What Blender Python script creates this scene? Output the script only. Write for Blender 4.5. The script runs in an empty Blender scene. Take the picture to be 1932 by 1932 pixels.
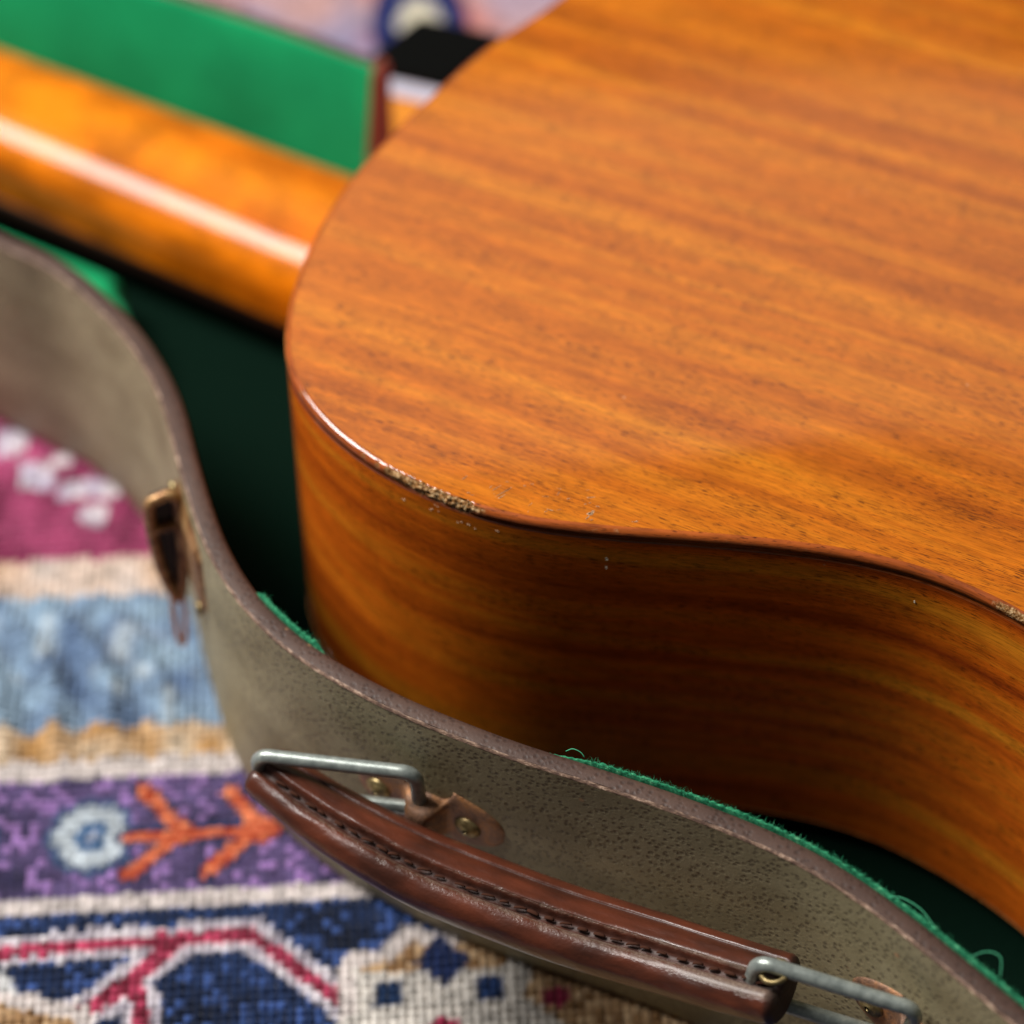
import bpy, math, random
import numpy as np
from mathutils import Vector, noise as mnoise

random.seed(7)
rng = np.random.default_rng(11)
scene = bpy.context.scene
COL = scene.collection
MM = 0.001

# ---------------------------------------------------------------- camera
PITCH = math.radians(48.0)
cam_data = bpy.data.cameras.new('camera')
cam = bpy.data.objects.new('camera', cam_data)
COL.objects.link(cam)
cam.location = (0.0, -0.37337, 0.53067)
cam.rotation_euler = (math.radians(90) - PITCH, 0, 0)
cam_data.sensor_width = 24.0
cam_data.lens = 24.0 * 4600.0 / 1932.0
cam_data.clip_start = 0.01
cam_data.clip_end = 20.0
cam_data.dof.use_dof = True
cam_data.dof.focus_distance = 0.546
cam_data.dof.aperture_fstop = 3.3
cam_data.dof.aperture_blades = 9
scene.camera = cam

# ---------------------------------------------------------------- world and lamps
world = bpy.data.worlds.new('World')
scene.world = world
world.use_nodes = True
bg = world.node_tree.nodes['Background']
bg.inputs[0].default_value = (0.95, 0.97, 1.0, 1)
bg.inputs[1].default_value = 0.045


def area_lamp(name, loc, aim, sx, sy, power, color):
    ld = bpy.data.lights.new(name, 'AREA')
    ld.shape = 'RECTANGLE'
    ld.size = sx
    ld.size_y = sy
    ld.energy = power
    ld.color = color
    o = bpy.data.objects.new(name, ld)
    COL.objects.link(o)
    o.location = loc
    d = Vector(aim) - Vector(loc)
    o.rotation_euler = d.to_track_quat('-Z', 'Y').to_euler()
    return o


area_lamp('window_light', (-0.85, 0.32, 1.29), (-0.03, 0.05, 0.06), 0.58, 0.78, 43.0, (1.0, 0.965, 0.92))
area_lamp('back_sheen_light', (0.05, 1.35, 1.32), (0.05, 0.10, 0.1), 1.0, 0.5, 0.9, (1.0, 0.94, 0.88))  # weak area lamp added for a milky sheen on the guitar back

scene.view_settings.view_transform = 'Standard'
scene.view_settings.look = 'None'
scene.view_settings.gamma = 1.0
scene.view_settings.exposure = 0.0
scene.view_settings.use_curve_mapping = False
scene.cycles.use_denoising = True


# ---------------------------------------------------------------- helpers
def link(o, parent=None):
    COL.objects.link(o)
    if parent is not None:
        o.parent = parent
    return o


def mesh_obj(name, verts, faces, mat, parent=None, uvs=None, smooth=True, attrs=None):
    me = bpy.data.meshes.new(name)
    me.from_pydata([tuple(v) for v in verts], [], faces)
    if uvs is not None:
        lay = me.uv_layers.new(name='UVMap')
        li = np.empty(len(me.loops), dtype=np.int32)
        me.loops.foreach_get('vertex_index', li)
        uv = np.asarray(uvs, dtype=np.float32)[li]
        lay.data.foreach_set('uv', uv.ravel())
    if attrs:
        for k, vals in attrs.items():
            a = me.attributes.new(k, 'FLOAT', 'POINT')
            a.data.foreach_set('value', np.asarray(vals, dtype=np.float32))
    if smooth:
        me.polygons.foreach_set('use_smooth', [True] * len(me.polygons))
    me.materials.append(mat)
    me.update()
    o = bpy.data.objects.new(name, me)
    return link(o, parent)


def empty(name, loc, label, cat, group=None):
    o = bpy.data.objects.new(name, None)
    o.empty_display_size = 0.02
    link(o)
    o.location = loc
    o['label'] = label
    o['category'] = cat
    if group:
        o['group'] = group
    return o


def rel(parent):
    return np.array(parent.location)


def catmull(P, step, closed=False):
    P = np.asarray(P, float)
    n = len(P)
    out = []
    rngi = range(n) if closed else range(n - 1)
    for i in rngi:
        if closed:
            p0, p1, p2, p3 = P[(i - 1) % n], P[i], P[(i + 1) % n], P[(i + 2) % n]
        else:
            p1, p2 = P[i], P[i + 1]
            p0 = P[i - 1] if i > 0 else 2 * p1 - p2
            p3 = P[i + 2] if i + 2 < n else 2 * p2 - p1
        for t in np.linspace(0, 1, 24, endpoint=False):
            out.append(0.5 * ((2 * p1) + (-p0 + p2) * t + (2 * p0 - 5 * p1 + 4 * p2 - p3) * t * t
                              + (-p0 + 3 * p1 - 3 * p2 + p3) * t ** 3))
    if not closed:
        out.append(P[-1])
    return resample(np.array(out), step, closed)


def resample(Q, step, closed=False):
    if closed:
        Q = np.vstack([Q, Q[:1]])
    d = np.r_[0, np.cumsum(np.linalg.norm(np.diff(Q, axis=0), axis=1))]
    n = max(2, int(round(d[-1] / step)))
    s = np.linspace(0, d[-1], n + 1)
    R = np.stack([np.interp(s, d, Q[:, k]) for k in range(Q.shape[1])], 1)
    return R[:-1] if closed else R


def smooth_curve(Q, sigma, closed=False):
    r = int(3 * sigma)
    k = np.exp(-0.5 * (np.arange(-r, r + 1) / sigma) ** 2)
    k /= k.sum()
    out = np.empty_like(Q)
    for j in range(Q.shape[1]):
        if closed:
            x = np.r_[Q[-r:, j], Q[:, j], Q[:r, j]]
        else:
            x = np.r_[2 * Q[0, j] - Q[r:0:-1, j], Q[:, j], 2 * Q[-1, j] - Q[-2:-r - 2:-1, j]]
        out[:, j] = np.convolve(x, k, 'valid')
    return out


def arclen(Q):
    return np.r_[0, np.cumsum(np.linalg.norm(np.diff(Q, axis=0), axis=1))]


def normals2d(Q, closed=False):
    if closed:
        T = np.roll(Q, -1, 0) - np.roll(Q, 1, 0)
    else:
        T = np.gradient(Q, axis=0)
    T /= np.linalg.norm(T, axis=1)[:, None]
    return T, np.stack([T[:, 1], -T[:, 0]], 1)   # right-hand normal


def grid_faces(nu, nv, closed_u=False, flip=False, closed_v=False):
    f = []
    for i in range(nu if closed_u else nu - 1):
        i2 = (i + 1) % nu
        for j in range(nv if closed_v else nv - 1):
            j2 = (j + 1) % nv
            a, b, c, d = i * nv + j, i2 * nv + j, i2 * nv + j2, i * nv + j2
            f.append((a, d, c, b) if flip else (a, b, c, d))
    return f


def tube(path, r, seg=12, closed=False, cap=True):
    path = np.asarray(path, float)
    n = len(path)
    rr = np.full(n, r) if np.isscalar(r) else np.asarray(r)
    if closed:
        T = np.roll(path, -1, 0) - np.roll(path, 1, 0)
    else:
        T = np.gradient(path, axis=0)
    T /= np.linalg.norm(T, axis=1)[:, None]
    up = np.array([0.13, 0.21, 1.0])
    V = []
    N = np.cross(T[0], up)
    N /= np.linalg.norm(N)
    for i in range(n):
        N = N - T[i] * (N @ T[i])
        N /= np.linalg.norm(N)
        Bn = np.cross(T[i], N)
        for k in range(seg):
            a = 2 * math.pi * k / seg
            V.append(path[i] + rr[i] * (math.cos(a) * N + math.sin(a) * Bn))
    F = grid_faces(n, seg, closed_u=closed, closed_v=True)
    if cap and not closed:
        F.append(tuple(range(seg)))
        F.append(tuple(reversed(range((n - 1) * seg, n * seg))))
    return V, F


def lin(r, g, b):
    def f(c):
        c /= 255.0
        return c / 12.92 if c <= 0.04045 else ((c + 0.055) / 1.055) ** 2.4
    return (f(r), f(g), f(b), 1.0)


class M:
    """small node builder"""
    def __init__(s, name):
        s.m = bpy.data.materials.new(name)
        s.m.use_nodes = True
        s.t = s.m.node_tree
        s.b = s.t.nodes['Principled BSDF']
        s.x = 0

    def n(s, kind, **kw):
        nd = s.t.nodes.new(kind)
        for k, v in kw.items():
            if k.startswith('i_'):
                key = k[2:]
                key = int(key) if key.isdigit() else key.replace('_', ' ')
                s.set(nd.inputs[key], v)
            else:
                setattr(nd, k, v)
        return nd

    def set(s, inp, v):
        if isinstance(v, bpy.types.NodeSocket):
            s.t.links.new(v, inp)
        else:
            inp.default_value = v

    def p(s, **kw):
        for k, v in kw.items():
            s.set(s.b.inputs[k.replace('_', ' ')], v)

    def uv(s, sx, sy, ox=0.0, oy=0.0):
        tc = s.n('ShaderNodeTexCoord')
        mp = s.n('ShaderNodeMapping')
        s.t.links.new(tc.outputs['UV'], mp.inputs[0])
        mp.inputs['Scale'].default_value = (sx, sy, 1)
        mp.inputs['Location'].default_value = (ox, oy, 0)
        return mp.outputs[0]

    def obj(s, sc):
        tc = s.n('ShaderNodeTexCoord')
        mp = s.n('ShaderNodeMapping')
        s.t.links.new(tc.outputs['Object'], mp.inputs[0])
        mp.inputs['Scale'].default_value = sc if not np.isscalar(sc) else (sc, sc, sc)
        return mp.outputs[0]

    def noise(s, vec, detail=3.0, rough=0.55, scale=1.0, dist=0.0):
        nd = s.n('ShaderNodeTexNoise')
        s.set(nd.inputs['Vector'], vec)
        nd.inputs['Scale'].default_value = scale
        nd.inputs['Detail'].default_value = detail
        nd.inputs['Roughness'].default_value = rough
        nd.inputs['Distortion'].default_value = dist
        return nd.outputs[0]

    def vor(s, vec, feature='F1', out=0, rnd=1.0):
        nd = s.n('ShaderNodeTexVoronoi')
        nd.feature = feature
        s.set(nd.inputs['Vector'], vec)
        nd.inputs['Scale'].default_value = 1.0
        nd.inputs['Randomness'].default_value = rnd
        return nd.outputs[out]

    def ramp(s, fac, stops):
        nd = s.n('ShaderNodeValToRGB')
        s.set(nd.inputs[0], fac)
        el = nd.color_ramp.elements
        while len(el) < len(stops):
            el.new(0.5)
        for e, (p, c) in zip(el, stops):
            e.position = p
            e.color = c if not np.isscalar(c) else (c, c, c, 1)
        return nd.outputs[0]

    def mix(s, fac, a, b, mode='MIX'):
        nd = s.n('ShaderNodeMix')
        nd.data_type = 'RGBA'
        nd.blend_type = mode
        s.set(nd.inputs[0], fac)
        s.set(nd.inputs[6], a)
        s.set(nd.inputs[7], b)
        return nd.outputs[2]

    def math(s, op, a, b=0.0):
        nd = s.n('ShaderNodeMath')
        nd.operation = op
        s.set(nd.inputs[0], a)
        s.set(nd.inputs[1], b)
        return nd.outputs[0]

    def bump(s, h, strength, dist):
        nd = s.n('ShaderNodeBump')
        s.set(nd.inputs['Height'], h)
        nd.inputs['Strength'].default_value = strength
        nd.inputs['Distance'].default_value = dist
        s.t.links.new(nd.outputs[0], s.b.inputs['Normal'])
        return nd

    def attr(s, name):
        nd = s.n('ShaderNodeAttribute')
        nd.attribute_name = name
        return nd


# ---------------------------------------------------------------- materials
def wood(name, light, mid, dark, pore, off, coat=1.0, coat_rough=0.07, raw=False, band=1.0, hz=0.20, mottle=0.0):
    k = M(name)
    warp = k.noise(k.uv(14, 30, off, 2), 2.0)
    wv = k.n('ShaderNodeCombineXYZ')
    k.set(wv.inputs[1], k.math('MULTIPLY', warp, 0.6))
    def warped(sx, sy, ox):
        a = k.n('ShaderNodeVectorMath')
        a.operation = 'ADD'
        k.set(a.inputs[0], k.uv(sx, sy, ox + off, ox * 1.7))
        k.set(a.inputs[1], wv.outputs[0])
        return a.outputs[0]
    bands = k.noise(warped(3.0, 95.0, 1.0), 3.0, 0.6)
    bands2 = k.noise(warped(5.0, 640.0, 5.0), 4.0, 0.65)
    mott = k.noise(k.uv(90, 170, off, 9), 3.0, 0.6)
    fib = k.noise(k.uv(150, 2700, off, 3), 3.0, 0.65)
    pores = k.noise(k.uv(330, 3800, off, 4), 2.0, 0.5)
    pmask = k.noise(k.uv(26, 140, off, 8), 2.0, 0.5)
    base = k.ramp(bands, [(0.28, dark), (0.48, mid), (0.70, light)])
    b2 = k.ramp(bands2, [(0.30, 0.78), (0.55, 1.0), (0.75, 1.10)])
    col = k.mix(0.8 * band, base, b2, 'MULTIPLY')
    mo = k.ramp(mott, [(0.30, 0.80), (0.62, 1.08)])
    col = k.mix(0.8, col, mo, 'MULTIPLY')
    fb = k.ramp(fib, [(0.30, 0.42), (0.5, 1.0), (0.70, 1.28)])
    col = k.mix(0.75, col, fb, 'MULTIPLY')
    pr = k.ramp(k.math('ADD', pores, k.math('MULTIPLY', k.math('SUBTRACT', pmask, 0.5), 0.35)), [(0.585, 0.0), (0.66, 1.0)])
    col = k.mix(k.math('MULTIPLY', pr, 0.8), col, pore)
    if mottle > 0:
        big = k.noise(k.uv(38, 60, off, 12), 3.0, 0.6)
        col = k.mix(mottle, col, k.ramp(big, [(0.34, 0.55), (0.62, 1.12)]), 'MULTIPLY')
    # tiny pale dings and dust in the lacquer
    ding = k.vor(k.uv(160, 190, off, 1), 'F1', 0)
    dsel = k.noise(k.uv(34, 40, off, 6), 1.0)
    dm = k.math('MULTIPLY', k.ramp(ding, [(0.035, 1.0), (0.06, 0.0)]), k.ramp(dsel, [(0.60, 0.0), (0.64, 1.0)]))
    col = k.mix(k.math('MULTIPLY', dm, 0.5), col, lin(225, 190, 150))
    rough = coat_rough
    if raw:
        at = k.attr('raw').outputs['Fac']
        cell = k.vor(k.obj(1500), 'F1', 1)
        rawc = k.ramp(k.noise(k.obj(1300), 3.0, 0.7), [(0.34, lin(56, 32, 16)), (0.5, lin(140, 96, 50)), (0.66, lin(214, 184, 140))])
        col = k.mix(at, col, rawc)
        k.p(Coat_Weight=k.math('SUBTRACT', coat, at))
        hb = k.math('ADD', k.math('MULTIPLY', k.noise(k.obj(900), 3.0, 0.7), at), 0.0)
        k.bump(hb, 0.9, 0.0006)
    else:
        k.p(Coat_Weight=coat)
    haze = k.noise(k.uv(16, 22, off, 3), 5.0, 0.65)
    k.p(Base_Color=col, Roughness=0.5, Specular_IOR_Level=0.1, Coat_IOR=1.6,
        Coat_Roughness=k.math('ADD', k.math('MULTIPLY', haze, hz), rough - 0.4 * hz))
    return k.m


BACK_L, BACK_M, BACK_D, PORE = lin(209, 124, 24), lin(191, 101, 15), lin(160, 78, 12), lin(76, 32, 10)
mat_back = wood('mahogany_back', BACK_L, BACK_M, BACK_D, PORE, 0.0)
mat_side = wood('mahogany_side', lin(254, 160, 40), lin(240, 116, 24), lin(170, 64, 18), PORE, 3.1, coat_rough=0.055, hz=0.08)
mat_edge = wood('mahogany_edge', lin(190, 98, 34), lin(160, 78, 28), lin(110, 50, 20), PORE, 5.3, raw=True)
mat_neck = wood('amber_neck', lin(240, 140, 10), lin(226, 118, 8), lin(184, 82, 6), lin(150, 66, 10), 8.0, coat=0.46, coat_rough=0.13, band=0.5, hz=0.05, mottle=0.9)
mat_top = wood('spruce_top', lin(210, 160, 96), lin(200, 148, 84), lin(170, 120, 64), lin(120, 80, 40), 11.0)


def simple(name, color, rough=0.5, metal=0.0, **kw):
    k = M(name)
    k.p(Base_Color=color, Roughness=rough, Metallic=metal, **kw)
    return k.m


def make_leatherette(name, base, dark, stain):
    k = M(name)
    wob = k.n('ShaderNodeVectorMath')
    wob.operation = 'ADD'
    k.set(wob.inputs[0], k.uv(650, 700))
    nz = k.n('ShaderNodeTexNoise')
    k.set(nz.inputs['Vector'], k.uv(420, 420))
    nz.inputs['Scale'].default_value = 1.0
    wsc = k.n('ShaderNodeVectorMath')
    wsc.operation = 'SCALE'
    k.set(wsc.inputs[0], nz.outputs['Color'])
    wsc.inputs['Scale'].default_value = 0.28
    k.set(wob.inputs[1], wsc.outputs[0])
    d = k.vor(wob.outputs[0], 'F1', 0)
    e = k.vor(wob.outputs[0], 'DISTANCE_TO_EDGE', 0)
    size = k.noise(k.uv(70, 70), 2.0)
    dd = k.math('ADD', d, k.math('MULTIPLY', k.math('SUBTRACT', size, 0.5), 0.45))
    dots = k.ramp(dd, [(0.10, 1.0), (0.50, 0.0)])
    large = k.noise(k.uv(38, 52, 3, 1), 4.0, 0.6)
    col = k.mix(k.ramp(large, [(0.36, 0.0), (0.70, 1.0)]), base, stain)
    fine = k.noise(k.uv(1500, 1500), 3.0, 0.7)
    col = k.mix(0.6, col, k.ramp(fine, [(0.3, 0.72), (0.7, 1.18)]), 'MULTIPLY')
    col = k.mix(k.math('MULTIPLY', dots, 0.56), col, dark)
    # rubbed-through specks
    sp = k.vor(k.uv(120, 120, 4, 4), 'F1', 0)
    ss = k.noise(k.uv(25, 25, 9), 1.0)
    sm = k.math('MULTIPLY', k.ramp(sp, [(0.05, 1.0), (0.10, 0.0)]), k.ramp(ss, [(0.52, 0.0), (0.58, 1.0)]))
    col = k.mix(k.math('MULTIPLY', sm, 0.75), col, lin(186, 138, 100))
    hgt = k.math('ADD', k.math('MULTIPLY', k.math('MINIMUM', d, 0.5), 1.0), k.math('MULTIPLY', fine, 0.25))
    k.bump(hgt, 0.42, 0.0005)
    k.p(Base_Color=col, Roughness=0.52, Specular_IOR_Level=0.42)
    return k.m


mat_wall = make_leatherette('olive_leatherette', lin(162, 151, 118), lin(70, 60, 48), lin(128, 117, 86))
mat_rim = make_leatherette('brown_binding', lin(84, 62, 52), lin(38, 26, 23), lin(66, 47, 40))

k = M('worn_corner')
nz = k.noise(k.uv(380, 900), 4.0, 0.7)
k.p(Base_Color=k.ramp(nz, [(0.42, lin(90, 68, 58)), (0.56, lin(140, 112, 94)), (0.72, lin(226, 196, 172))]), Roughness=0.55)
k.bump(nz, 0.6, 0.0004)
mat_worn = k.m

k = M('green_plush')
pl = k.noise(k.obj(900), 3.0, 0.7)
pl2 = k.noise(k.obj(26), 3.0)
c = k.mix(0.7, lin(22, 160, 100), k.ramp(pl, [(0.25, 0.7), (0.7, 1.15)]), 'MULTIPLY')
c = k.mix(0.6, c, k.ramp(pl2, [(0.3, 0.62), (0.65, 1.15)]), 'MULTIPLY')
k.p(Base_Color=c, Roughness=0.95, Specular_IOR_Level=0.1, Sheen_Weight=0.35, Sheen_Roughness=0.4, Sheen_Tint=lin(120, 220, 170))
k.bump(pl, 0.6, 0.0006)
mat_plush = k.m
k = M('green_plush_shade')  # darkened plush copy; shade inside the case is painted into its colour
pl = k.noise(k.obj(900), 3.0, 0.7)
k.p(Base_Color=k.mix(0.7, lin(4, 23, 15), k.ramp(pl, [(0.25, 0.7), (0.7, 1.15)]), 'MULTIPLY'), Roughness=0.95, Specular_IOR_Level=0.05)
mat_plush_shade = k.m

k = M('green_felt_edge')
pl = k.noise(k.obj(700), 3.0, 0.7)
k.p(Base_Color=k.ramp(pl, [(0.3, lin(22, 84, 58)), (0.55, lin(50, 134, 96)), (0.75, lin(108, 184, 138))]), Roughness=0.9, Specular_IOR_Level=0.1)
mat_felt = k.m

k = M('russet_leather')
v = k.attr('wear')
n1 = k.noise(k.uv(300, 420), 4.0, 0.65)
n2 = k.noise(k.uv(1500, 1500), 3.0, 0.7)
c = k.ramp(k.noise(k.uv(60, 130), 3.0), [(0.3, lin(58, 30, 21)), (0.6, lin(90, 44, 28)), (0.8, lin(112, 58, 38))])
wm = k.math('MULTIPLY', k.ramp(k.math('ADD', k.math('MULTIPLY', v.outputs['Fac'], 0.62), k.math('MULTIPLY', n1, 0.55)), [(0.60, 0.0), (0.84, 1.0)]), 0.7)
c = k.mix(wm, c, k.ramp(n2, [(0.3, lin(86, 64, 54)), (0.6, lin(132, 114, 98)), (0.75, lin(178, 164, 154))]))
dk = k.attr('darken')
c = k.mix(k.math('MULTIPLY', dk.outputs['Fac'], 0.8), c, lin(44, 26, 20))  # darker and duller in the groove, seams, underside and ends
k.p(Base_Color=c, Roughness=k.math('ADD', k.math('ADD', k.math('MULTIPLY', wm, 0.35), 0.30), k.math('MULTIPLY', dk.outputs['Fac'], 0.3)), Specular_IOR_Level=0.45, Coat_Weight=k.math('MULTIPLY', k.math('SUBTRACT', 1.0, dk.outputs['Fac']), 0.36), Coat_Roughness=0.3)
k.bump(k.math('ADD', k.math('MULTIPLY', n2, wm), k.math('MULTIPLY', n1, 0.4)), 0.8, 0.0007)
mat_leather = k.m

mat_stitch = simple('dark_thread', lin(64, 38, 28), 0.9, Specular_IOR_Level=0.1)

k = M('zinc_wire')
n1 = k.noise(k.obj(420), 4.0, 0.7)
k.p(Base_Color=k.ramp(n1, [(0.3, lin(128, 136, 132)), (0.6, lin(168, 176, 170)), (0.8, lin(190, 194, 184))]), Metallic=0.5, Roughness=0.36)
k.bump(n1, 0.15, 0.0002)
mat_wire = k.m

k = M('rusty_plate')
n1 = k.noise(k.obj(230), 4.0, 0.7)
n2 = k.noise(k.obj(1400), 3.0, 0.7)
c = k.ramp(n1, [(0.30, lin(92, 70, 58)), (0.48, lin(140, 104, 80)), (0.62, lin(168, 116, 72)), (0.78, lin(150, 92, 54))])
c = k.mix(0.6, c, k.ramp(n2, [(0.3, 0.6), (0.7, 1.2)]), 'MULTIPLY')
k.p(Base_Color=c, Metallic=0.35, Roughness=0.5)
k.bump(n2, 0.5, 0.0004)
mat_plate = k.m
k = M('tarnished_brass')
n1 = k.noise(k.obj(500), 4.0, 0.7)
k.p(Base_Color=k.ramp(n1, [(0.3, lin(96, 80, 50)), (0.7, lin(160, 142, 98))]), Metallic=0.7, Roughness=0.4)
mat_brass = k.m
k = M('latch_metal')
n1 = k.noise(k.obj(300), 4.0, 0.7)
k.p(Base_Color=k.ramp(n1, [(0.32, lin(92, 58, 34)), (0.5, lin(150, 108, 66)), (0.7, lin(200, 160, 110))]), Metallic=0.45, Roughness=0.42)
mat_latch = k.m
mat_dark = simple('dark_recess', lin(30, 20, 14), 0.7)

mat_fret = simple('rosewood', lin(44, 26, 20), 0.5)
mat_fleck = simple('pale_fleck', lin(222, 214, 190), 0.6)
mat_scuff = simple('pale_scuff', lin(214, 170, 130), 0.5)

# ---------------------------------------------------------------- rug
RUG_A = math.radians(3.72)
PITCH_KNOT = 2.3


def rug_colours(U, V, rnd):
    n = len(U)
    C = np.zeros((n, 3))

    def srgb(*c):
        return np.array(lin(*c)[:3])

    def vnoise(scale, seed):
        r = np.random.default_rng(seed)
        g = r.random((64, 64))
        x = (U / scale) % 64
        y = (V / scale) % 64
        xi, yi = x.astype(int), y.astype(int)
        fx, fy = x - xi, y - yi
        fx, fy = fx * fx * (3 - 2 * fx), fy * fy * (3 - 2 * fy)
        x1, y1 = (xi + 1) % 64, (yi + 1) % 64
        return (g[xi, yi] * (1 - fx) * (1 - fy) + g[x1, yi] * fx * (1 - fy) + g[xi, y1] * (1 - fx) * fy + g[x1, y1] * fx * fy)

    n8, n20, n5 = vnoise(8, 1), vnoise(22, 2), vnoise(5, 3)

    def lerp(a, b, t):
        t = np.clip(t, 0, 1)[:, None]
        return a * (1 - t) + b * t

    def paint(mask, col):
        C[mask] = col[mask] if getattr(col, 'ndim', 1) == 2 else col

    def dist_seg(pts):
        d = np.full(n, 1e9)
        pts = np.asarray(pts, float)
        for a, b in zip(pts[:-1], pts[1:]):
            w = b - a
            t = np.clip(((U - a[0]) * w[0] + (V - a[1]) * w[1]) / (w @ w), 0, 1)
            d = np.minimum(d, np.hypot(U - a[0] - t * w[0], V - a[1] - t * w[1]))
        return d

    def inside(poly):
        poly = np.asarray(poly, float)
        r = np.zeros(n, bool)
        j = len(poly) - 1
        for i in range(len(poly)):
            xi, yi = poly[i]
            xj, yj = poly[j]
            cnd = ((yi > V) != (yj > V)) & (U < (xj - xi) * (V - yi) / (yj - yi + 1e-12) + xi)
            r ^= cnd
            j = i
        return r

    def line(pts, w, col):
        paint(dist_seg(pts) < w / 2, col)

    white, cream = srgb(226, 216, 212), srgb(226, 204, 184)
    # maroon field
    paint(V > 92, lerp(srgb(132, 46, 82), srgb(196, 88, 134), 0.2 + 0.9 * (n8 - 0.25) + 0.35 * (V > 128)))
    # pale lilac stepped motif in the maroon field, repeated along the border
    for k0 in range(-3, 5):
        ox = 72.0 * k0
        for (u, v, r) in ((-141, 140, 7), (-133, 126, 8), (-126, 132, 6), (-121, 120, 6.5), (-115, 110, 6.5), (-111, 119, 6)):
            paint(np.maximum(abs(U - u - ox), abs(V - v)) + 2.5 * (n5 - 0.5) < r * 0.6, lerp(srgb(198, 188, 214), srgb(232, 222, 226), n5 * 1.4))
    # far field: dusty pink with lilac, salmon and cream patches
    far = V > 205
    base = lerp(srgb(196, 172, 188), srgb(216, 172, 164), 1.6 * (n20 - 0.2))
    base = lerp(base, np.tile(srgb(212, 118, 98), (n, 1)), 3.2 * (vnoise(15, 9) - 0.62))
    base = lerp(base, np.tile(srgb(140, 152, 196), (n, 1)), 3.5 * (vnoise(18, 12) - 0.66))
    paint(far, base)
    for k0 in range(-3, 4):
        ox = 118.0 * k0
        for vv, dv in ((338, 0), (430, 0)):
            d = np.hypot((U + 11 - ox - (59 if vv > 400 else 0)) * 1.05, (V - vv) * 0.52)
            paint(d < 18.0, srgb(28, 42, 108))
            paint(d < 8.0, srgb(226, 220, 200))
            paint(d < 2.4, srgb(206, 196, 120))
        du = abs(U + 74 - ox) + abs(V - 331) * 0.55
        paint(du < 12, srgb(66, 78, 146))
        paint(du < 6, srgb(214, 196, 204))
    # cream border
    paint((V <= 92) & (V > 78), lerp(srgb(214, 180, 150), srgb(234, 220, 212), n8 * 1.2))
    # light blue band
    wob = 1.6 * np.sin(U * 0.5)
    streak = vnoise(9, 21)
    bl = lerp(srgb(98, 122, 158), srgb(160, 186, 208), 1.9 * (n8 * 0.5 + streak * 0.5 - 0.24))
    bl = lerp(bl, np.tile(srgb(206, 218, 226), (n, 1)), 3.0 * (vnoise(7, 33) - 0.68))
    paint((V <= 78) & (V > 31 + wob), bl)
    paint((V <= 31 + wob) & (V > 20.5), lerp(srgb(196, 152, 96), srgb(226, 206, 180), 1.5 * (n8 - 0.25)))
    paint((V <= 20.5) & (V > 15), white)
    # purple band
    pu = lerp(srgb(58, 54, 88), srgb(112, 94, 142), n8 * 1.3 - 0.1)
    pu = lerp(pu, np.tile(srgb(172, 132, 196), (n, 1)), (rnd > 0.74) * (0.45 + 0.5 * n5))
    paint((V <= 15) & (V > -21.8), pu)
    orange = lerp(srgb(212, 84, 50), srgb(236, 146, 100), rnd)
    for k0 in (-2, -1, 0, 1, 2, 3):
        ox = 125.0 * k0
        for fu, fv in ((-110, -4), (-146, -4)):
            d = np.maximum(abs(U - fu - ox), abs(V - fv)) * 0.55 + 0.45 * (abs(U - fu - ox) + abs(V - fv)) * 0.8
            paint(d < 11.5, srgb(70, 92, 132))
            paint(d < 9.2, srgb(206, 216, 224))
            paint(d < 4.3, srgb(72, 108, 150))
            paint(d < 1.4, srgb(190, 196, 214))
        for pts in (((-100.6, -5), (-62.8, -4.4)), ((-97, 10), (-86.2, -4), (-100, -16)), ((-74, 8), (-66, -3.6), (-80, -16.6))):
            q = [(a + ox, b) for a, b in pts]
            line(q, 6.4, srgb(50, 62, 100))
        for pts in (((-100.6, -5), (-62.8, -4.4)), ((-97, 10), (-86.2, -4), (-100, -16)), ((-74, 8), (-66, -3.6), (-80, -16.6))):
            q = [(a + ox, b) for a, b in pts]
            line(q, 3.9, orange)
        paint(np.hypot(U + 66 - ox, V + 4.2) < 4.2, orange)
        paint(np.hypot(U + 86.2 - ox, V + 4.2) < 3.6, orange)
    paint((V <= -21.8) & (V > -27), white)
    # navy border with scrolling red vine and tan medallions
    na = lerp(srgb(20, 30, 52), srgb(38, 58, 100), n8 * 1.3)
    na = lerp(na, np.tile(srgb(70, 98, 164), (n, 1)), (rnd > 0.70) * (0.25 + 0.55 * n5))
    paint(V <= -27, na)
    red = lerp(srgb(130, 36, 58), srgb(206, 78, 112), rnd)
    lilac = lerp(srgb(196, 188, 202), srgb(228, 222, 226), rnd)
    for k0 in (-1, 0, 1, 2):
        ox = 150.0 * k0
        vine = ((-152, -37.6), (-131, -37.4), (-68, -36.4), (-46, -57), (-26, -78))
        br1 = ((-88, -38), (-104, -53), (-113, -57))
        br2 = ((-97, -48), (-94, -64), (-88, -84))
        T = lambda q: [(a + ox, b) for a, b in q]
        line(T(vine), 9.0, lilac)
        line(T(br1), 9.6, lilac)
        line(T(br2), 9.0, lilac)
        line(T(vine), 3.9, red)
        line(T(br1), 4.6, red)
        line(T(br2), 4.2, red)
        paint(np.hypot(U + 134 - ox, (V + 54) * 0.8) < 9, srgb(222, 222, 222))
        paint(np.hypot(U + 136 - ox, (V + 54) * 0.8) < 5, srgb(70, 110, 160))
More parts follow.
